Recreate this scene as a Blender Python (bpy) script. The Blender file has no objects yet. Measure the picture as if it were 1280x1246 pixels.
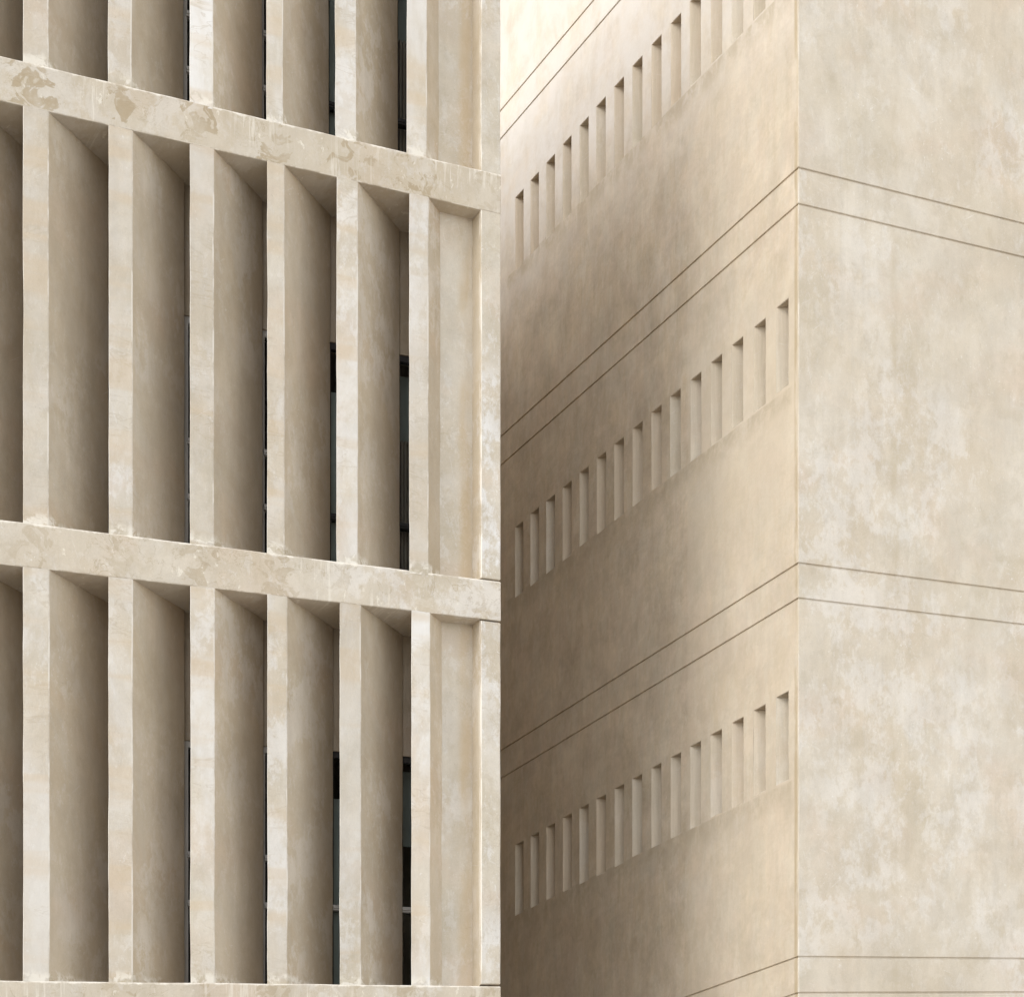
import bpy, bmesh, math, random
from mathutils import Vector, noise as mnoise

random.seed(11)
S = bpy.context.scene
COL = S.collection
R = math.radians

# ------------------------------------------------------------------ layout (metres)
EYE = 1.6                      # camera height above the plaza
FX, FY = 0.8686, 0.4955        # direction along both street fronts
NX, NY = -0.4955, 0.8686       # direction into the buildings (and along the alley)
RISE = 0.1039                  # the storeys climb gently to the right, as the courses in the photo do
WING0 = (-0.954, 22.9)         # point on the finned front (u = 0)
CORN = (3.377, 24.0)           # sharp corner of the plain block


def place(base, u, d, z):
    x = base[0] + u * FX + d * NX
    y = base[1] + u * FY + d * NY
    return Vector((x, y, z + RISE * x + EYE))


def wing(u, d, z):
    return place(WING0, u, d, z - .0103 * u)


def block(u, d, z):
    return place(CORN, u, d, z)


# ------------------------------------------------------------------ mesh helpers
class MB:
    """collects faces with two sets of texture coordinates"""
    def __init__(self):
        self.bm = bmesh.new()
        self.uv = self.bm.loops.layers.uv.new('metres')
        self.uv2 = self.bm.loops.layers.uv.new('edge')

    def face(self, pts, uvs, uvs2=None):
        vs = [self.bm.verts.new(p) for p in pts]
        f = self.bm.faces.new(vs)
        for i, l in enumerate(f.loops):
            l[self.uv].uv = uvs[i]
            l[self.uv2].uv = (uvs2 or uvs)[i]
        return f

    def grid(self, fn, a0, a1, b0, b1, na=1, nb=1, uvf=None, uv2f=None, flip=False):
        for i in range(na):
            for j in range(nb):
                q = []
                for (s, t) in ((i, j), (i + 1, j), (i + 1, j + 1), (i, j + 1)):
                    q.append((a0 + (a1 - a0) * s / na, b0 + (b1 - b0) * t / nb))
                if flip:
                    q.reverse()
                self.face([fn(*p) for p in q], [(uvf or (lambda a, b: (a, b)))(*p) for p in q],
                          [uv2f(*p) for p in q] if uv2f else None)

    def box(self, fr, u0, u1, d0, d1, z0, z1, nu=1, nd=1, nz=1, skip=''):
        """box in the (u, d, z) frame fr; skip letters leave faces out: F front B back L R T(op) D(own)"""
        w = u1 - u0
        h = z1 - z0
        if 'F' not in skip:
            self.grid(lambda a, b: fr(a, d0, b), u0, u1, z0, z1, nu, nz, None, lambda a, b: (a - u0, b - z0))
        if 'B' not in skip:
            self.grid(lambda a, b: fr(a, d1, b), u0, u1, z0, z1, nu, nz, None, lambda a, b: (a - u0, b - z0), True)
        if 'L' not in skip:
            self.grid(lambda a, b: fr(u0, a, b), d0, d1, z0, z1, nd, nz, lambda a, b: (u0 - a, b), lambda a, b: (-(a - d0), b - z0), True)
        if 'R' not in skip:
            self.grid(lambda a, b: fr(u1, a, b), d0, d1, z0, z1, nd, nz, lambda a, b: (u1 + a, b), lambda a, b: (w + a - d0, b - z0))
        if 'T' not in skip:
            self.grid(lambda a, b: fr(a, b, z1), u0, u1, d0, d1, nu, nd, lambda a, b: (a, z1 + b), lambda a, b: (a - u0, h + b - d0))
        if 'D' not in skip:
            self.grid(lambda a, b: fr(a, b, z0), u0, u1, d0, d1, nu, nd, lambda a, b: (a, z0 - b), lambda a, b: (a - u0, -(b - d0)), True)
        return self

    def build(self, name, mat, parent=None, origin=None, jitter=0.0, bevel=0.0, freq=2.2, label=None):
        bm = self.bm
        bmesh.ops.remove_doubles(bm, verts=bm.verts, dist=0.0004)
        if jitter:
            for v in bm.verts:
                n = mnoise.noise_vector(v.co * freq) + 0.5 * mnoise.noise_vector(v.co * freq * 3.1)
                v.co += n * jitter
        bmesh.ops.recalc_face_normals(bm, faces=bm.faces) if bevel else None
        o0 = Vector(origin) if origin is not None else Vector((0, 0, 0))
        for v in bm.verts:
            v.co -= o0
        me = bpy.data.meshes.new(name)
        bm.to_mesh(me)
        bm.free()
        me.materials.append(mat)
        o = bpy.data.objects.new(name, me)
        COL.objects.link(o)
        if parent is not None:
            o.parent = parent
        else:
            o.location = o0
        if bevel:
            m = o.modifiers.new('bevel', 'BEVEL')
            m.width = bevel
            m.segments = 2
            m.limit_method = 'ANGLE'
            m.angle_limit = R(35)
        if label:
            o['label'] = label
        return o


def empty(name, loc, label, cat, group=None):
    o = bpy.data.objects.new(name, None)
    COL.objects.link(o)
    o.location = loc
    o.empty_display_size = 0.5
    o['label'] = label
    o['category'] = cat
    if group:
        o['group'] = group
    return o


# ------------------------------------------------------------------ material helpers
class NT:
    def __init__(self, name):
        m = bpy.data.materials.new(name)
        m.use_nodes = True
        self.m = m
        self.t = m.node_tree
        self.t.nodes.clear()
        self.out = self.n('ShaderNodeOutputMaterial')
        self.b = self.n('ShaderNodeBsdfPrincipled')
        self.l(self.b.outputs[0], self.out.inputs['Surface'])

    def n(self, kind, **kw):
        nd = self.t.nodes.new(kind)
        for k, v in kw.items():
            setattr(nd, k, v)
        return nd

    def l(self, a, b):
        self.t.links.new(a, b)

    def put(self, sock, v):
        if hasattr(v, 'is_linked') or isinstance(v, bpy.types.NodeSocket):
            self.l(v, sock)
        else:
            sock.default_value = v

    def math(self, op, a, b=0.0, c=None, clamp=False):
        nd = self.n('ShaderNodeMath', operation=op, use_clamp=clamp)
        self.put(nd.inputs[0], a)
        self.put(nd.inputs[1], b)
        if c is not None:
            self.put(nd.inputs[2], c)
        return nd.outputs[0]

    def step(self, x, a, b, lo=0.0, hi=1.0):
        nd = self.n('ShaderNodeMapRange', interpolation_type='SMOOTHSTEP')
        self.put(nd.inputs['Value'], x)
        # smoothstep wants rising bounds
        if a > b:
            a, b, lo, hi = b, a, hi, lo
        nd.inputs['From Min'].default_value = a
        nd.inputs['From Max'].default_value = b
        nd.inputs['To Min'].default_value = lo
        nd.inputs['To Max'].default_value = hi
        return nd.outputs['Result']

    def mix(self, fac, a, b, mode='MIX'):
        nd = self.n('ShaderNodeMix', data_type='RGBA', blend_type=mode)
        self.put(nd.inputs['Factor'], fac)
        for s, v in ((nd.inputs[6], a), (nd.inputs[7], b)):
            if isinstance(v, tuple):
                s.default_value = (*v, 1.0)
            else:
                self.l(v, s)
        return nd.outputs[2]

    def uv(self, layer='metres'):
        return self.n('ShaderNodeUVMap', uv_map=layer).outputs[0]

    def shifted(self, vec, k=(37.0, 91.0, 0.0)):
        r = self.n('ShaderNodeObjectInfo').outputs['Random']
        s = self.n('ShaderNodeVectorMath', operation='SCALE')
        s.inputs[0].default_value = k
        self.l(r, s.inputs['Scale'])
        a = self.n('ShaderNodeVectorMath', operation='ADD')
        self.l(vec, a.inputs[0])
        self.l(s.outputs[0], a.inputs[1])
        return a.outputs[0]

    def noise(self, vec, sx, sy, detail=6.0, rough=0.55, dist=0.0, off=0.0):
        mp = self.n('ShaderNodeMapping')
        self.l(vec, mp.inputs['Vector'])
        mp.inputs['Scale'].default_value = (sx, sy, 1.0)
        mp.inputs['Location'].default_value = (off, off * 1.7, off * 0.31)
        nz = self.n('ShaderNodeTexNoise')
        nz.inputs['Scale'].default_value = 1.0
        nz.inputs['Detail'].default_value = detail
        nz.inputs['Roughness'].default_value = rough
        nz.inputs['Distortion'].default_value = dist
        self.l(mp.outputs[0], nz.inputs['Vector'])
        return nz.outputs['Fac']

    def xy(self, vec):
        s = self.n('ShaderNodeSeparateXYZ')
        self.l(vec, s.inputs[0])
        return s.outputs[0], s.outputs[1]

    def bump(self, *terms):
        prev = None
        for h, dist, strength in terms:
            b = self.n('ShaderNodeBump')
            b.inputs['Distance'].default_value = dist
            b.inputs['Strength'].default_value = strength
            self.l(h, b.inputs['Height'])
            if prev is not None:
                self.l(prev, b.inputs['Normal'])
            prev = b.outputs[0]
        self.l(prev, self.b.inputs['Normal'])


BEIGE = (0.500, 0.441, 0.360)
PALE = (0.545, 0.500, 0.432)
GREENISH = (0.462, 0.412, 0.325)
PINKISH = (0.530, 0.440, 0.355)
WHITE = (0.655, 0.642, 0.632)
TAN = (0.415, 0.352, 0.255)


def plaster_base(t, v, white=0.8, blotch=0.35, streak=0.05, wlo=0.478, whi=0.556):
    """lime plaster over concrete: drifting tints, chalky patches, trowel blotches, run marks"""
    c = t.mix(t.step(t.noise(v, .55, .45, 4, .6, .4), .36, .64), BEIGE, PALE)
    c = t.mix(t.step(t.noise(v, .8, .6, 5, .6, .3, 13.0), .46, .66, 0, .45), c, GREENISH)
    c = t.mix(t.step(t.noise(v, .7, .9, 5, .6, .3, 29.0), .50, .68, 0, .55), c, PINKISH)
    # darker trowel blotches
    bl = t.step(t.noise(v, 2.3, 2.0, 10, .68, .3, 5.0), .50, .62)
    c = t.mix(t.math('MULTIPLY', bl, blotch), c, TAN)
    # chalky white patches with torn edges, gathered in some areas
    pn = t.math('MULTIPLY_ADD', t.noise(v, 2.0, 1.7, 5, .6, .2, 41.0), .55, t.math('MULTIPLY', t.noise(v, 11, 7.5, 9, .74, .3, 44.0), .45))
    p1 = t.step(pn, wlo, whi)
    area = t.step(t.noise(v, .5, .42, 3, .5, 0, 57.0), .42, .58, .12, 1)
    c = t.mix(t.math('MULTIPLY', t.math('MULTIPLY', p1, area), white), c, WHITE)
    p2 = t.math('MULTIPLY', t.step(t.noise(v, 5.2, 3.2, 11, .76, .3, 71.0), .53, .575), t.step(t.noise(v, 1.1, .9, 3, .5, 0, 75.0), .40, .62, .1, 1))
    c = t.mix(t.math('MULTIPLY', p2, white * .55), c, WHITE)
    p3 = t.step(t.noise(v, 15, 10, 8, .74, .3, 79.0), .595, .625)
    c = t.mix(t.math('MULTIPLY', p3, white * .35), c, WHITE)
    # trowel scratches, flakes and pits
    for ang, o_ in ((18, 121.0), (-34, 127.0), (74, 131.0)):
        mp = t.n('ShaderNodeMapping')
        t.l(v, mp.inputs['Vector'])
        mp.inputs['Rotation'].default_value = (0, 0, R(ang))
        sc = t.step(t.noise(mp.outputs[0], 3.0, 34, 4, .6, .5, o_), .655, .69)
        sc = t.math('MULTIPLY', sc, t.step(t.noise(v, 1.3, 1.1, 4, .6, 0, o_ + 2), .50, .62))
        c = t.mix(t.math('MULTIPLY', sc, .40), c, WHITE)
    fl = t.math('MULTIPLY', t.step(t.noise(v, 26, 22, 3, .6, .4, 137.0), .66, .69), t.step(t.noise(v, 1.6, 1.4, 3, .5, 0, 139.0), .46, .60))
    c = t.mix(t.math('MULTIPLY', fl, .55), c, WHITE)
    pt = t.math('MULTIPLY', t.step(t.noise(v, 30, 26, 4, .6, .3, 141.0), .66, .70), t.step(t.noise(v, 1.2, 1.7, 3, .5, 0, 143.0), .46, .62))
    c = t.mix(t.math('MULTIPLY', pt, .40), c, (.33, .285, .22))
    dm = t.step(t.noise(v, 3.6, 2.6, 10, .74, .2, 147.0), .55, .60)
    c = t.mix(t.math('MULTIPLY', dm, blotch * .9), c, (.40, .345, .265))
    # broad cloudiness
    cl = t.step(t.noise(v, 1.6, 1.2, 10, .74, .2, 97.0), .38, .62, .945, 1.045)
    # runs
    st = t.math('SUBTRACT', t.noise(v, 8, .5, 7, .68, .6, 3.0), .5)
    st = t.math('MULTIPLY', st, t.step(t.noise(v, .9, .5, 3, .5, 0, 93.0), .40, .64, .15, 1))
    st = t.math('MULTIPLY_ADD', st, streak * 5, 1.0)
    hb = t.math('SUBTRACT', t.noise(v, 1.2, 6, 6, .66, .6, 8.0), .5)
    hb = t.math('MULTIPLY', hb, t.step(t.noise(v, .6, .9, 3, .5, 0, 95.0), .42, .62, .1, 1))
    hb = t.math('MULTIPLY_ADD', hb, streak * 3, 1.0)
    g = t.step(t.noise(v, 55, 55, 3, .6), .25, .75, .965, 1.035)
    k = t.math('MULTIPLY', t.math('MULTIPLY', t.math('MULTIPLY', st, hb), g), cl)
    cc = t.n('ShaderNodeCombineColor')
    for i in range(3):
        t.l(k, cc.inputs[i])
    return t.mix(1.0, c, cc.outputs[0], 'MULTIPLY')


def finish(t, c, v, rough=.86, fine=1.0, tint=(1.0, .966, .908)):
    c = t.mix(1.0, c, tint, 'MULTIPLY')
    t.l(c, t.b.inputs['Base Color'])
    t.b.inputs['Roughness'].default_value = rough
    t.b.inputs['Specular IOR Level'].default_value = .22
    t.bump((t.noise(v, 1.6, 1.3, 4, .5, .3, 19.0), .02, .35 * fine),
           (t.noise(v, 9, 7, 8, .68, .4, 23.0), .008, .6 * fine),
           (t.noise(v, 70, 70, 4, .6), .0015, .5 * fine))
    return t.m


def absdiff(t, x, c):
    return t.math('ABSOLUTE', t.math('SUBTRACT', x, c))


NICHE_ROWS = ((16.97, 15.90), (12.15, 11.13), (7.49, 6.46))


def mat_wall():
    t = NT('lime_plaster_wall')
    v = t.uv()
    c = plaster_base(t, v, white=.37, blotch=.24)
    u, z = t.xy(v)
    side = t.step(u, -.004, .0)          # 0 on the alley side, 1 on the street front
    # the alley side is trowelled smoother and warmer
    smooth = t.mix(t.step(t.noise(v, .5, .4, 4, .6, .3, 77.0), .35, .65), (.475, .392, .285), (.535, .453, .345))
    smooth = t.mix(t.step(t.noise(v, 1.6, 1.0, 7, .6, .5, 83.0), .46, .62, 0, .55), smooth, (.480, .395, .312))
    runs = t.math('MULTIPLY', t.math('SUBTRACT', t.noise(v, 6, .4, 8, .68, .5, 87.0), .5), t.step(t.noise(v, .8, .45, 3, .5, 0, 89.0), .38, .64, .2, 1))
    runs = t.math('MULTIPLY_ADD', runs, .75, 1.0)
    cc = t.n('ShaderNodeCombineColor')
    for i in range(3):
        t.l(runs, cc.inputs[i])
    smooth = t.mix(1.0, smooth, cc.outputs[0], 'MULTIPLY')
    blot = t.step(t.noise(v, 2.2, 1.5, 9, .7, .4, 101.0), .44, .62)
    smooth = t.mix(t.math('MULTIPLY', blot, .55), smooth, (.375, .315, .228))
    mot = t.step(t.noise(v, 3.4, 1.7, 8, .68, .4, 103.0), .40, .62)
    smooth = t.mix(t.math('MULTIPLY', mot, .70), smooth, (.490, .408, .325))
    mot2 = t.step(t.noise(v, 4.2, 1.5, 10, .74, .3, 107.0), .48, .565)
    smooth = t.mix(t.math('MULTIPLY', mot2, .50), smooth, (.535, .485, .395))
    drag = t.math('MULTIPLY_ADD', t.math('SUBTRACT', t.noise(v, 17, 2.2, 7, .72, .3, 109.0), .5), .34, 1.0)
    dc = t.n('ShaderNodeCombineColor')
    for i in range(3):
        t.l(drag, dc.inputs[i])
    smooth = t.mix(1.0, smooth, dc.outputs[0], 'MULTIPLY')
    field = t.step(t.noise(v, 1.3, .9, 11, .76, .25, 161.0), .38, .62, .87, 1.05)
    trow = t.step(t.noise(v, 3.0, 4.0, 10, .76, .3, 163.0), .44, .56, .93, 1.03)
    fc = t.n('ShaderNodeCombineColor')
    fk = t.math('MULTIPLY', field, trow)
    for i in range(3):
        t.l(fk, fc.inputs[i])
    smooth = t.mix(1.0, smooth, fc.outputs[0], 'MULTIPLY')
    # upper storey paled: the overbright daylight there is put into the colour
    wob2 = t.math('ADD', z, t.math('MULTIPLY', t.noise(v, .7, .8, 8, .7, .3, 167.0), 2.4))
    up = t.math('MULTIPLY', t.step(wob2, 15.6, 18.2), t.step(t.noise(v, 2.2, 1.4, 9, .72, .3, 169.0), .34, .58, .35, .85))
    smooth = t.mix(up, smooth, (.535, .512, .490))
    # newer plaster bay beside the corner
    seam = t.step(t.math('ADD', u, t.math('MULTIPLY', t.noise(v, .1, 3.0, 5, .6), .12)), -2.26, -2.20)
    bay = t.math('MULTIPLY', seam, t.step(z, 9.0, 10.6, .55, 1))
    bay = t.math('MULTIPLY', bay, t.step(z, 11.9, 13.0, 1, .4))
    smooth = t.mix(t.math('MULTIPLY', bay, .60), smooth, (.515, .457, .368))
    # damp dirt along the line of sills
    dirt = None
    for zt, zb in NICHE_ROWS:
        wob = t.math('ADD', z, t.math('MULTIPLY', t.noise(v, 3, 1, 5, .6, .2, 9.0), .28))
        d = t.math('MULTIPLY', t.step(wob, zb - .22, zb + .10), t.step(z, zb + .012, zb - .012))
        dirt = d if dirt is None else t.math('ADD', dirt, d)
    inrow = t.math('MULTIPLY', t.step(u, -7.0, -6.9), t.step(u, -.1, -.16))
    dirt = t.math('MULTIPLY', t.math('MULTIPLY', dirt, inrow), t.step(t.noise(v, 5, 3, 6, .65, .4, 12.0), .38, .58, .15, .75))
    smooth = t.mix(dirt, smooth, (.34, .285, .205))
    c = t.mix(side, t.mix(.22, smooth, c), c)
    # tan bleed line and chalk on the arris
    arr = t.math('MULTIPLY', t.step(absdiff(t, u, -.045), .045, .012), t.step(t.noise(v, 4, 1.1, 5, .6, 0, 31.0), .40, .58))
    c = t.mix(t.math('MULTIPLY', arr, .75), c, (.36, .29, .19))
    chalk = t.math('MULTIPLY', t.step(absdiff(t, u, .004), .016, .006), t.step(t.noise(v, 6, 1.3, 7, .66, 0, 33.0), .50, .58))
    c = t.mix(t.math('MULTIPLY', chalk, .55), c, (.64, .61, .56))
    arris_dim = t.math('MULTIPLY', t.step(absdiff(t, u, .0), .012, .002), t.step(t.noise(v, 5, .9, 7, .68, 0, 151.0), .44, .56, .25, .9))
    c = t.mix(t.math('MULTIPLY', arris_dim, .6), c, (.40, .345, .26))  # arris darkened in colour to tone down the light it catches
    # faint vertical day joint on the street front
    dj = t.math('MULTIPLY', t.step(absdiff(t, t.math('ADD', u, t.math('MULTIPLY', t.noise(v, .5, 2, 5, .6), .14)), 1.53), .10, .0),
                t.step(t.noise(v, 2, .8, 5, .6, 0, 35.0), .40, .62))
    c = t.mix(t.math('MULTIPLY', dj, .45), c, TAN)
    return finish(t, c, v, tint=(1.045, 1.0, .932))


def mat_niche():
    t = NT('lime_plaster_reveal')
    v = t.shifted(t.uv())
    c = plaster_base(t, v, .3, .2, .05)
    c = t.mix(t.step(t.noise(v, .3, .3, 2, .5, 0, 91.0), .35, .65, 0, .6), c, (.53, .425, .325))
    c = t.mix(.35, c, (.50, .435, .335))
    drag = t.math('MULTIPLY_ADD', t.math('SUBTRACT', t.noise(v, 22, 1.6, 6, .7, .3, 109.0), .5), .4, 1.0)
    dc = t.n('ShaderNodeCombineColor')
    for i in range(3):
        t.l(drag, dc.inputs[i])
    c = t.mix(1.0, c, dc.outputs[0], 'MULTIPLY')
    return finish(t, c, v)


def mat_fin():
    t = NT('cast_fin_plaster')
    v = t.shifted(t.uv())
    e = t.uv('edge')
    eu, ez = t.xy(e)
    c = plaster_base(t, v, .55, .18, .05)
    front = t.math('MULTIPLY', t.step(eu, -.002, .002), t.step(eu, .267, .263))
    # whitewashed front of the blade, in long stretches
    rnd = t.n('ShaderNodeObjectInfo').outputs['Random']
    ww = t.step(t.noise(v, .8, .30, 6, .64, .5, 6.0), .42, .60, .1, 1.0)
    c = t.mix(t.math('MULTIPLY', front, t.math('MULTIPLY', ww, t.step(rnd, .45, .95, .30, .85))), c, (.67, .668, .672))
    # tide marks of the pours: thin brownish arcs across the front
    n1 = t.noise(v, 1.6, 5.2, 5, .55, 1.2, 15.0)
    arc = t.math('MULTIPLY', t.step(absdiff(t, n1, .5), .028, .0), t.step(t.noise(v, 1.5, 1.2, 3, .5, 0, 17.0), .46, .62))
    c = t.mix(t.math('MULTIPLY', t.math('MULTIPLY', arc, front), .30), c, (.36, .29, .20))
    lift = t.step(t.noise(v, .4, 3.6, 3, .5, .3, 21.0), .5, .66)
    c = t.mix(t.math('MULTIPLY', t.math('MULTIPLY', lift, front), .42), c, (.53, .425, .30))
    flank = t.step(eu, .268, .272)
    c = t.mix(flank, c, t.mix(1.0, c, (.93, .878, .805), 'MULTIPLY'))  # flank shading put into the colour: darker and warmer than the front
    # slanting grey cement wash on the flank
    mp = t.n('ShaderNodeMapping')
    t.l(v, mp.inputs['Vector'])
    mp.inputs['Rotation'].default_value = (0, 0, R(58))
    wash = t.step(t.noise(mp.outputs[0], .9, 3.2, 8, .66, 1.4, 27.0), .46, .66)
    c = t.mix(t.math('MULTIPLY', t.math('MULTIPLY', wash, flank), .16), c, (.50, .485, .45))
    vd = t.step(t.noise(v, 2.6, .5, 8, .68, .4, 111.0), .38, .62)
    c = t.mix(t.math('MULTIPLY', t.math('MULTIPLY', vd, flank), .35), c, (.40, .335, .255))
    own = t.math('MULTIPLY_ADD', t.n('ShaderNodeObjectInfo').outputs['Random'], .16, .90)
    oc = t.n('ShaderNodeCombineColor')
    for i in range(3):
        t.l(own, oc.inputs[i])
    c = t.mix(1.0, c, oc.outputs[0], 'MULTIPLY')
    # worn arrises
    near = t.math('MINIMUM', absdiff(t, eu, 0.0), absdiff(t, eu, .265))
    wear = t.math('MULTIPLY', t.step(near, .015, .005), t.step(t.noise(v, 7, 1.6, 7, .7, 0, 37.0), .46, .58, .06, 1))
    c = t.mix(t.math('MULTIPLY', wear, .8), c, (.72, .69, .64))
    # crumbly chalk where the blade meets the beam below, stain under the beam above
    foot = t.math('MULTIPLY', t.step(t.math('ADD', ez, t.math('MULTIPLY', t.noise(v, 9, 6, 6, .65), .2)), .24, .14), t.step(t.noise(v, 7, 9, 6, .65, .3, 43.0), .44, .54))
    c = t.mix(t.math('MULTIPLY', foot, .7), c, (.73, .70, .64))
    foot2 = t.math('MULTIPLY', t.step(t.math('ADD', ez, t.math('MULTIPLY', t.noise(v, 5, 3, 6, .65, .5, 4.0), .35)), .36, .18), t.step(t.noise(v, 5, 5, 5, .6, .8, 47.0), .50, .56))
    c = t.mix(t.math('MULTIPLY', foot2, .5), c, (.38, .325, .23))
    return finish(t, c, v, tint=(1.0, .955, .885))


def mat_beam():
    t = NT('cast_beam_plaster')
    v = t.uv()
    e = t.uv('edge')
    eu, ez = t.xy(e)
    u, z = t.xy(v)
    c = plaster_base(t, v, .55, .22, .05)
    # how near a blade: blades repeat about every 0.872 m
    ph = t.math('DIVIDE', t.math('ADD', u, .12 + .872 * 20), .872)
    fr = t.math('ABSOLUTE', t.math('SUBTRACT', t.math('FRACT', t.math('ADD', ph, .5)), .5))
    near = t.math('ADD', t.step(fr, .46, .05, -.07, .08), t.math('MULTIPLY', t.math('SUBTRACT', t.noise(v, .9, .7, 4, .6, 0, 171.0), .5), .35))
    front = t.math('MULTIPLY', t.step(ez, -.002, .002), t.step(ez, .46, .455))
    n = t.math('ADD', t.noise(v, 4.6, 5.0, 6, .58, .9, 2.0), near)
    topmost = t.math('MULTIPLY', t.math('MULTIPLY', t.step(z, 12.0, 12.5, .55, 1), front), t.step(t.noise(v, 1.7, 1.3, 5, .6, 0, 173.0), .36, .62, .35, 1.15))
    c = t.mix(t.math('MULTIPLY', t.step(z, 12.0, 12.5, .15, .6), .6), c, (.425, .365, .28))
    stain = t.math('MULTIPLY', t.math('MULTIPLY', t.step(n, .565, .655), t.step(n, .76, .68, .25, 1)), topmost)
    rim = t.math('MULTIPLY', t.step(absdiff(t, n, .61), .030, .004), topmost)
    c = t.mix(t.math('MULTIPLY', stain, .75), c, (.355, .285, .19))
    c = t.mix(t.math('MULTIPLY', rim, .35), c, (.30, .24, .15))
    nc = t.noise(v, 3.2, 3.8, 6, .62, 1.0, 175.0)
    crk = t.math('MULTIPLY', t.math('MULTIPLY', t.step(absdiff(t, nc, .5), .011, .0), front), t.step(t.noise(v, 1.3, 1.2, 3, .5, 0, 177.0), .42, .58))
    c = t.mix(t.math('MULTIPLY', crk, .5), c, (.30, .235, .15))
    # scuffed limewash dashes and runs
    da = t.step(t.noise(v, 9, 5, 7, .7, .2, 51.0), .62, .66)
    c = t.mix(t.math('MULTIPLY', da, .6), c, (.72, .69, .62))
    run = t.math('MULTIPLY', t.step(t.noise(v, 26, 1.6, 5, .6, .1, 53.0), .52, .62), t.step(t.noise(v, 1.5, .8, 3, .5, 0, 55.0), .52, .62))
    c = t.mix(t.math('MULTIPLY', run, .45), c, (.70, .67, .61))
    # chipped pale upper edge
    ed = t.math('MULTIPLY', t.step(t.math('ADD', ez, t.math('MULTIPLY', t.noise(v, 8, 6, 6, .65, 0, 59.0), .08)), .462, .482), t.step(t.noise(v, 4, 2, 5, .6, 0, 61.0), .42, .56, .2, 1))
    c = t.mix(t.math('MULTIPLY', ed, .85), c, (.76, .725, .66))
    lo = t.math('MULTIPLY', t.step(absdiff(t, ez, .0), .014, .005), t.step(t.noise(v, 5, 2, 5, .6, 0, 63.0), .46, .56))
    c = t.mix(t.math('MULTIPLY', lo, .7), c, (.72, .68, .61))
    return finish(t, c, v, fine=1.2, tint=(1.0, .955, .885))


def mat_panel():
    t = NT('recess_panel_plaster')
    v = t.shifted(t.uv())
    e = t.uv('edge')
    eu, ez = t.xy(e)
    c = plaster_base(t, v, .55, .2, .05)
    # brown strip beside the right reveal, hairline map cracks
    brown_strip = t.math('MULTIPLY', t.step(absdiff(t, t.math('ADD', eu, t.math('MULTIPLY', t.noise(v, 1, 2.0, 5, .6), .08)), .64), .13, .02), t.step(t.noise(v, 2, .7, 5, .6, 0, 65.0), .36, .6))
    c = t.mix(t.math('MULTIPLY', brown_strip, .55), c, (.47, .355, .215))
    n = t.noise(v, 2.4, 3.0, 5, .6, 1.2, 67.0)
    cr = t.math('MULTIPLY', t.step(absdiff(t, n, .5), .012, .0), t.step(t.noise(v, 1, 1, 3, .5, 0, 69.0), .48, .6))
    c = t.mix(t.math('MULTIPLY', cr, .3), c, (.33, .27, .18))
    return finish(t, c, v)


def mat_pier():
    t = NT('end_pier_plaster')
    v = t.shifted(t.uv())
    e = t.uv('edge')
    eu, ez = t.xy(e)
    c = plaster_base(t, v, .95, .3, .05, .47, .56)
    n = t.noise(v, 3.0, 3.4, 5, .6, 1.6, 14.0)
    cr = t.math('MULTIPLY', t.step(absdiff(t, n, .5), .014, .0), t.step(t.noise(v, 1, .8, 3, .5, 0, 18.0), .44, .6))
    c = t.mix(t.math('MULTIPLY', cr, .4), c, (.36, .28, .19))
    near = t.math('MINIMUM', absdiff(t, eu, 0.0), absdiff(t, eu, .27))
    tan = t.step(eu, -.002, -.006)
    c = t.mix(t.math('MULTIPLY', tan, .45), c, (.43, .345, .23))  # recess side browned: the shading of the jamb is painted in
    wear = t.math('MULTIPLY', t.step(near, .018, .006), t.step(t.noise(v, 5, 1.2, 6, .65, 0, 37.0), .42, .54))
    c = t.mix(t.math('MULTIPLY', wear, .8), c, (.75, .715, .65))
    return finish(t, c, v)


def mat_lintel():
    t = NT('lintel_shade_plaster')
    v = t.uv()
    c = t.mix(1.0, plaster_base(t, v, .2, .3, .05), (.62, .58, .54), 'MULTIPLY')  # plaster darkened: the shade behind the fins is put into the lintel colour
    return finish(t, c, v)


def simple(name, col, rough=.5, metal=0.0, nz=None):
    t = NT(name)
    v = t.n('ShaderNodeTexCoord').outputs['Object']
    k = t.step(t.noise(v, 6, 6, 4, .6), .3, .7, .85, 1.12)
    cc = t.n('ShaderNodeCombineColor')
    for i in range(3):
        t.l(k, cc.inputs[i])
    t.l(t.mix(1.0, col, cc.outputs[0], 'MULTIPLY'), t.b.inputs['Base Color'])
    t.b.inputs['Roughness'].default_value = rough
    t.b.inputs['Metallic'].default_value = metal
    return t.m


def mat_glass():
    t = NT('window_glass')
    t.t.nodes.remove(t.b)
    fr = t.n('ShaderNodeFresnel')
    fr.inputs['IOR'].default_value = 1.5
    tr = t.n('ShaderNodeBsdfTransparent')
    tr.inputs['Color'].default_value = (.80, .85, .84, 1)
    gl = t.n('ShaderNodeBsdfGlossy')
    gl.inputs['Roughness'].default_value = .03
    gl.inputs['Color'].default_value = (.85, .92, .95, 1)
    mx = t.n('ShaderNodeMixShader')
    t.l(fr.outputs[0], mx.inputs[0])
    t.l(tr.outputs[0], mx.inputs[1])
    t.l(gl.outputs[0], mx.inputs[2])
    t.l(mx.outputs[0], t.out.inputs['Surface'])
    return t.m


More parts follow.
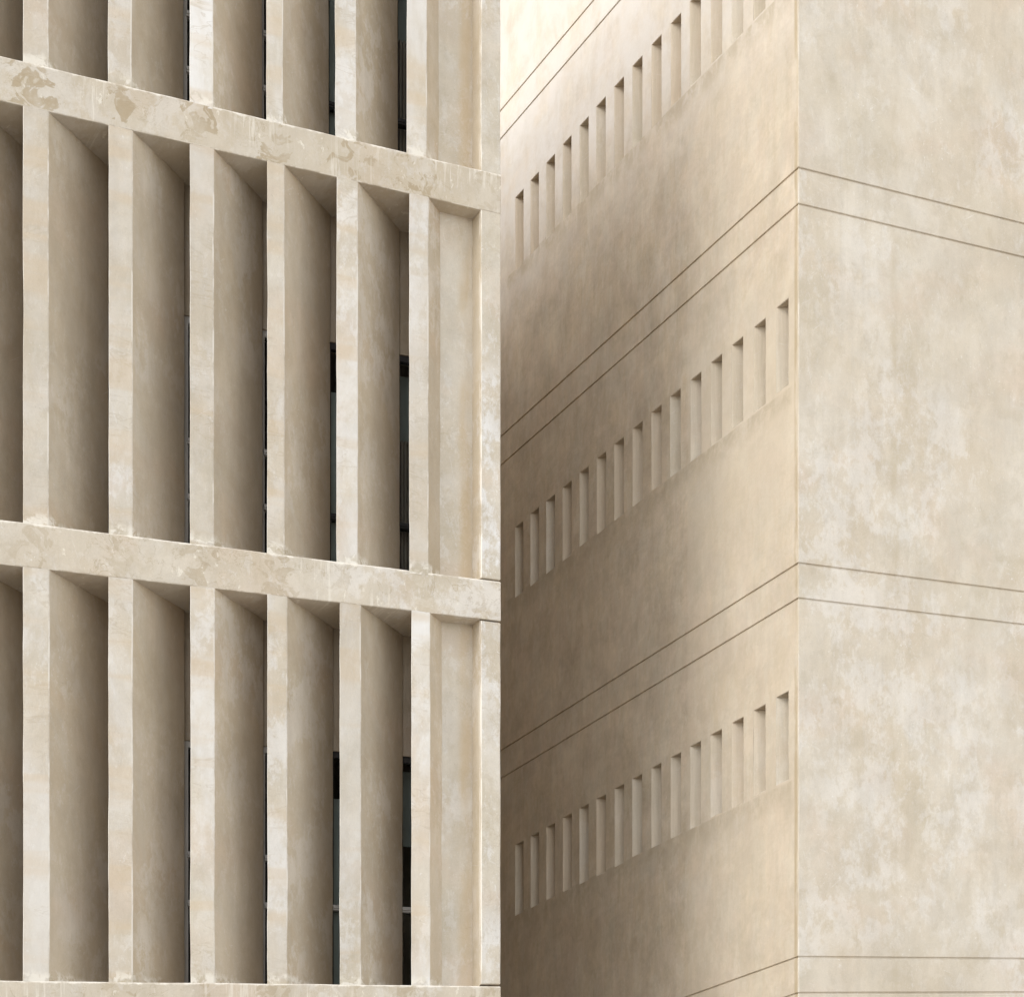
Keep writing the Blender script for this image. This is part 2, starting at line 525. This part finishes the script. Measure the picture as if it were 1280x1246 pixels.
def mat_paving():
    t = NT('stone_paving')
    v = t.n('ShaderNodeTexCoord').outputs['Object']
    br = t.n('ShaderNodeTexBrick')
    mp = t.n('ShaderNodeMapping')
    mp.inputs['Scale'].default_value = (1, 1, 1)
    t.l(v, mp.inputs['Vector'])
    t.l(mp.outputs[0], br.inputs['Vector'])
    br.inputs['Scale'].default_value = 1.6
    br.inputs['Mortar Size'].default_value = .008
    br.inputs['Color1'].default_value = (.45, .41, .355, 1)
    br.inputs['Color2'].default_value = (.40, .365, .315, 1)
    br.inputs['Mortar'].default_value = (.16, .145, .125, 1)
    n = t.step(t.noise(v, 1.2, 1.2, 7, .6), .3, .7, .85, 1.1)
    cc = t.n('ShaderNodeCombineColor')
    for i in range(3):
        t.l(n, cc.inputs[i])
    t.l(t.mix(1.0, br.outputs['Color'], cc.outputs[0], 'MULTIPLY'), t.b.inputs['Base Color'])
    t.b.inputs['Roughness'].default_value = .8
    return t.m


M_WALL, M_NICHE, M_FIN, M_BEAM, M_PANEL, M_PIER = mat_wall(), mat_niche(), mat_fin(), mat_beam(), mat_panel(), mat_pier()
M_LIGHTFRAME = simple('grey_aluminium', (.42, .40, .37), .5, .1)
M_DARKFRAME = simple('black_steel', (.025, .024, .024), .5)
M_ROOM = simple('dark_interior', (.03, .028, .026), .9)
M_SLAT = simple('dark_louvre', (.42, .34, .28), .6)
M_GLASS = mat_glass()
M_LINTEL = mat_lintel()
M_PANE_BACKING = simple('grey_pane_backing', (.45, .47, .45), .8)  # for sheets added behind panes to make the glass look brighter
M_PAVE = mat_paving()

# ------------------------------------------------------------------ ground
g = MB()
for i in range(8):
    pass
g.face([Vector((-400, -400, 0)), Vector((400, -400, 0)), Vector((400, 400, 0)), Vector((-400, 400, 0))],
       [(-400, -400), (400, -400), (400, 400), (-400, 400)])
go = g.build('ground', M_PAVE)
go['kind'] = 'structure'
go['label'] = 'pale stone paving in front of the two plaster buildings'
go['category'] = 'ground'

# ------------------------------------------------------------------ finned wing
E0 = Vector((WING0[0], WING0[1], 0.0))
W = empty('finned_building', E0, 'beige plaster building with deep slanted vertical fins between horizontal beams', 'building')

FDEEPS = {4: .655, 3: .675}
BEAMS = ((18.22, 17.77), (13.565, 13.115), (8.897, 8.447), (4.258, 3.808))
ULEFT = -9.3
UEND = .95           # right-hand end of the wing
UREC = .69           # right side of the recessed panel
LEAN = 1.2527        # sideways run of a fin per metre of depth
FDEEP = .69
WDEEP = 11.0
FLOOR0 = -3.2


def slanted(u, d, z):
    return wing(u + d * LEAN, d, z)


FINS = {  # left edge and width of each blade, by storey (top, middle, lower)
    0: ((-.262, .255), (-1.142, .255), (-1.955, .196), (-2.828, .268), (-3.722, .258), (-4.610, .265)),
    1: ((-.232, .245), (-1.125, .262), (-1.945, .205), (-2.824, .272), (-3.713, .262), (-4.610, .268)),
    2: ((-.205, .240), (-1.088, .262), (-1.942, .235), (-2.820, .275), (-3.713, .262), (-4.610, .275)),
}
EXTRA = [(-5.50 - .885 * k, .265) for k in range(5)]

# beams
for i, (zt, zb) in enumerate(BEAMS):
    b = MB()
    b.box(wing, ULEFT, UEND + .002, -.004, .72, zb, zt, nu=64, nd=3, nz=3)
    lab = {1: 'upper beam with brown water stains where the fins meet it'}.get(i)
    b.build('beam', M_BEAM, W, E0, jitter=.0045, bevel=.011, label=lab)

STOREYS = ((13.565, 17.77), (8.897, 13.115), (4.258, 8.447))
for s, (z0, z1) in enumerate(STOREYS):
    fins = list(FINS[s]) + EXTRA
    for k, (ul, w) in enumerate(fins):
        f = MB()
        deep = FDEEPS.get(k, FDEEP)
        u0, u1 = ul, ul + w
        nz = 26
        za, zb = z0 - .03, z1 + .03
        sc = .265 / w
        e_front = lambda a, b: ((a - u0) * sc, b - z0)
        f.grid(lambda a, b: slanted(a, 0.0, b), u0, u1, za, zb, 2, nz, None, e_front)
        f.grid(lambda a, b: slanted(u1, a, b), 0, deep, za, zb, 4, nz, lambda a, b: (u1 + a * 1.6, b), lambda a, b: (.275 + a * 1.6 if a > 0 else .2651, b - z0))
        f.grid(lambda a, b: slanted(u0, a, b), 0, deep, za, zb, 4, nz, lambda a, b: (u0 - a * 1.6, b), lambda a, b: (-.01 - a * 1.6 if a > 0 else -.0001, b - z0), True)
        f.grid(lambda a, b: slanted(a, deep, b), u0, u1, za, zb, 2, nz, None, lambda a, b: (2 + a, b), True)
        f.build('fin', M_FIN, W, E0, jitter=.0055, bevel=.012, freq=1.7)
    # shallow recessed panel beside the end pier
    p = MB()
    uo = fins[0][0] + fins[0][1]
    p.grid(lambda a, b: wing(a, .206, b), uo + .1, UREC + .01, z0 - .02, z1 + .02, 4, 20, None, lambda a, b: (a, b - z0))
    p.build('recessed_panel', M_PANEL, W, E0, jitter=.004)
    # end pier
    q = MB()
    glo = -.01 if s == 0 else .020         # open joint below the pier, except on the patched upper beam
    ghi = -.01 if s == 1 else .019
    q.box(wing, UREC, UEND, 0, .5, z0 + glo, z1 - ghi, nu=2, nd=2, nz=22, skip='L')
    q.box(wing, UREC, UEND - .03, .03, .49, z0 - .01, z1 + .01, nu=2, nd=2, nz=22, skip='FR')
    q.grid(lambda a, b: wing(UREC, a, b), 0, .03, z0 + glo, z1 - ghi, 1, 22, lambda a, b: (UREC - a, b), lambda a, b: (-a, b - z0), True)
    q.build('end_pier', M_PIER, W, E0, jitter=.004, bevel=.013, freq=1.9)
    # lintel wall behind the fins, above the window heads
    zh = z0 + 2.80
    l = MB()
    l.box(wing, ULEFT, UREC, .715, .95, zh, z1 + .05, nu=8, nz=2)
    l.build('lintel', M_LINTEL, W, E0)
    # windows, one to a bay
    rails = ((.83, 1.44), (.83, 1.44), (1.03, 1.56))[s]
    for k in range(len(fins) - 1):
        fl, wl = fins[k + 1]
        # bay from the back of this blade to the back of the next one on its right
        a0 = fl + wl / 2 + FDEEP * LEAN
        a1 = fins[k][0] + fins[k][1] / 2 + FDEEP * LEAN
        a0 += .006
        a1 -= .006
        if a1 > UREC:
            a1 = UREC
        dark = k <= 1
        fm = M_DARKFRAME if dark else M_LIGHTFRAME
        wm = MB()
        fw = .045 if dark else .06
        zs = z0 + .01
        for (x0, x1, y0, y1) in ((a0, a0 + wl / 2 + .020, zs, zh), (a1 - fw, a1, zs, zh), (a0 + wl / 2 + .020, a1 - fw, zs, zs + .06), (a0 + wl / 2 + .020, a1 - fw, zh - .07, zh)):
            wm.box(wing, x0, x1, .735, .80, y0, y1)
        win = wm.build('window', fm, W, E0)
        inner0, inner1 = a0 + wl / 2 + .020, a1 - fw
        rr = rails[:1] if dark else rails
        for r_ in rr:
            tm = MB()
            tm.box(wing, a0 + wl / 2 + .003, inner1, .716, .80, z0 + r_ - .035, z0 + r_ + .028)
            tm.box(wing, a0 + wl / 2 + .003, inner1, .704, .716, z0 + r_ - .012, z0 + r_ + .006)
            tm.build('transom', M_DARKFRAME if (dark and s < 2) else M_LIGHTFRAME, win, E0)
        pm = MB()
        pm.grid(lambda a, b: wing(a, .765, b), inner0, inner1, zs + .06, zh - .07)
        pm.build('pane', M_GLASS, win, E0)
        if k == 1:
            bl = MB()
            bl.grid(lambda a, b: wing(a, .85, b), inner0, inner1, zs + .06, zh - .5)  # grey sheet added behind the pane to brighten the glass
            bl.build('pane_backing', M_PANE_BACKING, win, E0)
        if k == 0:
            bl = MB()
            bl.grid(lambda a, b: wing(a, 1.05, b), inner0, inner1, zh - .95, zh - .07)  # added grey sheet, upper part of the pane only
            bl.build('pane_backing', M_PANE_BACKING, win, E0)
        if k == 0 and s < 2:
            sm = MB()
            n = 14
            for j in range(n):
                xx = inner0 + (inner1 - inner0) * (j + .5) / n
                sm.box(wing, xx - .012, xx + .012, .90, .96, zs + .06, zh - .9)
            sm.build('louvre', M_SLAT, win, E0)
    # dark rooms behind
    rm = MB()
    rm.grid(lambda a, b: wing(a, 3.2, b), ULEFT, UREC, z0 - .3, z1 + .3)
    rm.build('room_wall', M_ROOM, W, E0)
    fl = MB()
    fl.box(wing, ULEFT, UREC, .73, 3.2, z0 - .42, z0 - .01)
    fl.build('floor_slab', M_ROOM, W, E0)
fl = MB()
fl.box(wing, ULEFT, UREC, .73, 3.2, 17.8, 18.2)
fl.build('floor_slab', M_ROOM, W, E0)

# end wall along the alley, rear, roof and base
e = MB()
e.box(wing, UEND - .25, UEND - .002, .5, WDEEP, FLOOR0, 18.2, nd=6, nz=8)
e.build('end_wall', M_NICHE, W, E0)
e = MB()
e.box(wing, ULEFT, UEND - .25, WDEEP - .3, WDEEP, FLOOR0, 18.2)
e.build('rear_wall', M_PIER, W, E0)
e = MB()
e.box(wing, ULEFT, ULEFT + .3, .75, WDEEP - .3, FLOOR0, 18.2)
e.build('gable_wall', M_PIER, W, E0)
e = MB()
e.box(wing, ULEFT, UEND - .002, .3, WDEEP, 18.221, 18.40)
e.build('roof', M_PIER, W, E0)
e = MB()
e.box(wing, ULEFT + .3, UEND - .004, .004, .5, FLOOR0, 3.80, nu=10, nz=6)
e.build('base_wall', M_PIER, W, E0)

# ------------------------------------------------------------------ plain block
C0 = Vector((CORN[0], CORN[1], 0.0))
B = empty('plain_block_building', C0, 'windowless beige plaster block with a sharp corner, grooved bands and rows of slot niches', 'building')

UR, TD, ROOF = 9.0, 13.0, 23.2
G = .025             # width of an open groove
GD = .017            # its depth
CH = .006            # softened lip
RAD = .010           # corner radius

BANDS = ((18.48, 18.06), (13.64, 13.215), (8.98, 8.566), (4.34, 3.915))
NPITCH, NWIDE, NFIRST, NCOUNT = .449, .225, .1996, 15
NDEEP = .30


def unwrapped(s, d, z):
    """s > 0 along the street front, s < 0 along the alley side, rounded at the corner; d goes inward"""
    q = RAD * math.pi / 4
    if s >= q:
        return block(s - q + RAD, d, z)
    if s <= -q:
        tt = -s - q + RAD
        return place(CORN, d, tt, z)
    # arc; centre is RAD inside both faces
    ang = (s + q) / (2 * q) * math.pi / 2      # 0 at the alley side, 90 at the front
    rr = RAD - d
    return place(CORN, RAD - rr * math.cos(ang), RAD - rr * math.sin(ang), z)


def wobble(s, z):
    return 0.0


niche_list = []
for row, (zt, zb) in enumerate(NICHE_ROWS):
    for i in range(NCOUNT):
        t0 = NFIRST + NPITCH * i + random.uniform(-.006, .006)
        niche_list.append((row, t0, t0 + NWIDE + random.uniform(-.005, .005), zb + .04 - .005 * i + random.uniform(-.012, .012), zt + .045 - .005 * i + random.uniform(-.006, .006)))


def strip_panel(mb, z0, z1, holes, lip_top=True, lip_bot=True):
    """one storey-high sheet of plaster that wraps the corner"""
    q = RAD * math.pi / 4
    br = [-TD]
    hs = {}
    for (t0, t1, hb, ht) in sorted(holes, reverse=True):
        a, b = -t1 - .008, -t0 + .008
        br += [a, b]
        hs[a] = (hb - .008, ht + .008)
    br += [-q, -q / 3, q / 3, q]
    x = q + .12
    br.append(x)
    while x < UR:
        x = min(UR, x + .4)
        br.append(x)
    # fill long stretches on the alley side
    full = [br[0]]
    for a in br[1:]:
        while a - full[-1] > .6:
            full.append(full[-1] + .5)
        full.append(a)
    za, zb_ = z0 + CH, z1 - CH

    def P(s, z):
        n = 0.0
        if abs(s) < .3:
            n = mnoise.noise(Vector((z * 2.3, 3.3, 7.7))) * .006 * (1 - abs(s) / .3)
        wob = mnoise.noise(Vector((s * 1.4, z, 1.1))) * .0018 if (abs(z - za) < 1e-6 or abs(z - zb_) < 1e-6) else 0
        return unwrapped(s, n if n > 0 else n * .5, z + wob)

    for a, b in zip(full, full[1:]):
        spans = [(za, zb_)]
        if a in hs:
            hb, ht = hs[a]
            spans = [(za, hb), (ht, zb_)]
        for (p, r_) in spans:
            n = max(1, int((r_ - p) / .3)) if abs(a) < .6 else 1
            mb.grid(P, a, b, p, r_, 1, n)
        for (on, zl, zo) in ((lip_top, zb_, z1), (lip_bot, za, z0)):
            if not on:
                continue
            sgn = zl > zo
            qd = [P(a, zl), P(b, zl), unwrapped(b, CH, zo), unwrapped(a, CH, zo)]
            uvq = [(a, zl), (b, zl), (b, zo), (a, zo)]
            qr = [unwrapped(a, CH, zo), unwrapped(b, CH, zo), unwrapped(b, GD, zo), unwrapped(a, GD, zo)]
            uvr = [(a, zo), (b, zo), (b, zo + .02), (a, zo + .02)]
            if sgn:
                qd.reverse(); uvq.reverse(); qr.reverse(); uvr.reverse()
            mb.face(qd, uvq)
            mb.face(qr, uvr)


levels = [ROOF]
for zt, zb in BANDS:
    levels += [zt, zb]
levels.append(FLOOR0)
# storey-high wall sheets between the bands
for i in range(0, len(levels), 2):
    z1, z0 = levels[i], levels[i + 1]
    top = z1 if i == 0 else z1 - G / 2
    bot = z0 if i == len(levels) - 2 else z0 + G / 2
    hol = [(n[1], n[2], n[3], n[4]) for n in niche_list if z0 < n[3] < z1]
    mb = MB()
    strip_panel(mb, bot, top, hol, i != 0, i != len(levels) - 2)
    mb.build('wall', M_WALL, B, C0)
# bands between two grooves
for zt, zb in BANDS:
    mb = MB()
    strip_panel(mb, zb + G / 2, zt - G / 2, [])
    for zz in (zt, zb):
        q = RAD * math.pi / 4
        ss = [-TD, -8, -4, -1, -q, -q / 3, q / 3, q, 1, 3, 6, UR]
        for a, b in zip(ss, ss[1:]):
            mb.grid(lambda s, z: unwrapped(s, GD, z), a, b, zz - G / 2 - .004, zz + G / 2 + .004)
    mb.build('string_band', M_WALL, B, C0)
# slot niches
for (row, t0, t1, zb, zt) in niche_list:
    mb = MB()
    c = .008
    # plan of the slot: the far cheek is splayed, the near cheek square
    plan = [(t1 + c, 0), (t1, c), (t1 - .075, .14), (t1 - .15, .27), (t0 + .05, .315), (t0, .315), (t0, .15), (t0, c), (t0 - c, 0)]
    h = zt - zb
    run = 0.0
    for (p, q_) in zip(plan, plan[1:]):
        ln = math.hypot(q_[0] - p[0], q_[1] - p[1])
        lo_p, hi_p = (zb - c, zt + c) if p[1] == 0 else (zb, zt)
        lo_q, hi_q = (zb - c, zt + c) if q_[1] == 0 else (zb, zt)
        n = 5
        for a in range(n):
            f0, f1 = a / n, (a + 1) / n
            zz = [lo_p + (hi_p - lo_p) * f0, lo_q + (hi_q - lo_q) * f0, lo_q + (hi_q - lo_q) * f1, lo_p + (hi_p - lo_p) * f1]
            mb.face([place(CORN, p[1], p[0], zz[0]), place(CORN, q_[1], q_[0], zz[1]), place(CORN, q_[1], q_[0], zz[2]), place(CORN, p[1], p[0], zz[3])],
                    [(run, zz[0]), (run + ln, zz[1]), (run + ln, zz[2]), (run, zz[3])])
        run += ln
    for (zi, zo, fl_) in ((zb, zb - c, False), (zt, zt + c, True)):
        inner = plan[1:-1]
        pts = [place(CORN, d, t_, zi) for (t_, d) in inner]
        uvs = [(t_, d + zi) for (t_, d) in inner]
        lip = [place(CORN, 0, t1 + c, zo), place(CORN, 0, t0 - c, zo), place(CORN, c, t0, zi), place(CORN, c, t1, zi)]
        luv = [(t1, zo), (t0, zo), (t0, zi), (t1, zi)]
        mb.face(pts, uvs)
        mb.face(lip, luv)
    mb.build('slot_niche', M_NICHE, B, C0, jitter=.0012)
# closing walls and roof, out of sight
mb = MB()
mb.grid(lambda a, b: block(UR, a, b), 0, TD, FLOOR0, ROOF, 4, 4)
mb.build('gable_wall', M_PIER, B, C0)
mb = MB()
mb.grid(lambda a, b: block(a, TD, b), 0, UR, FLOOR0, ROOF, 4, 4)
mb.build('rear_wall', M_PIER, B, C0)
# unseen wall added across the far end of the alley to darken it
mb = MB()
mb.box(block, -3.6, -.002, 9.4, 9.8, FLOOR0, 18.6, nu=4, nz=8)
mb.build('alley_end_blocker', M_NICHE, B, C0)
mb = MB()
mb.grid(lambda a, b: block(a, b, ROOF - .3), .03, UR, .03, TD)
mb.build('roof', M_PIER, B, C0)

# ------------------------------------------------------------------ light
SUN_EL, SUN_ST, SUN_ANG = 40.0, .72, 34.0
# direction towards the sun: from the left, just in front of the finned facade
PHI = -8.0
sx = -FX * math.cos(R(PHI)) + NX * math.sin(R(PHI))
sy = -FY * math.cos(R(PHI)) + NY * math.sin(R(PHI))
SUN_AZ = math.atan2(sx, sy)              # clockwise from +Y
ld = bpy.data.lights.new('sun', 'SUN')
ld.energy = SUN_ST
ld.angle = R(SUN_ANG)
ld.color = (1.0, .995, .985)
lo = bpy.data.objects.new('sun', ld)
COL.objects.link(lo)
dvec = Vector((sx * math.cos(R(SUN_EL)), sy * math.cos(R(SUN_EL)), math.sin(R(SUN_EL))))
lo.rotation_euler = dvec.to_track_quat('Z', 'Y').to_euler()
lo.location = (0, 0, 40)

w = bpy.data.worlds.new('World')
S.world = w
w.use_nodes = True
nt = w.node_tree
bg = nt.nodes['Background']
sky = nt.nodes.new('ShaderNodeTexSky')
sky.sky_type = 'NISHITA'
sky.sun_disc = False
sky.sun_elevation = R(SUN_EL)
sky.sun_rotation = SUN_AZ
sky.air_density = 1.0
sky.dust_density = 0.3
hs = nt.nodes.new('ShaderNodeHueSaturation')
hs.inputs['Saturation'].default_value = .28      # thin overcast: nearly colourless sky
nt.links.new(sky.outputs[0], hs.inputs['Color'])
nt.links.new(hs.outputs[0], bg.inputs['Color'])
bg.inputs['Strength'].default_value = .15

# ------------------------------------------------------------------ camera: level, with a rising front
cd = bpy.data.cameras.new('camera')
cd.sensor_fit = 'HORIZONTAL'
cd.sensor_width = 36.0
cd.lens = 36.0 * 2544 / 1280
cd.shift_y = (1693 - 623) / 1280
cd.clip_start = .1
cd.clip_end = 2000
co = bpy.data.objects.new('camera', cd)
COL.objects.link(co)
co.location = (0, 0, EYE)
co.rotation_euler = (R(90), 0, 0)
S.camera = co

S.view_settings.view_transform = 'Standard'
S.view_settings.look = 'None'
S.view_settings.exposure = 1.46
S.view_settings.gamma = 1
S.cycles.max_bounces = 8
S.cycles.diffuse_bounces = 6
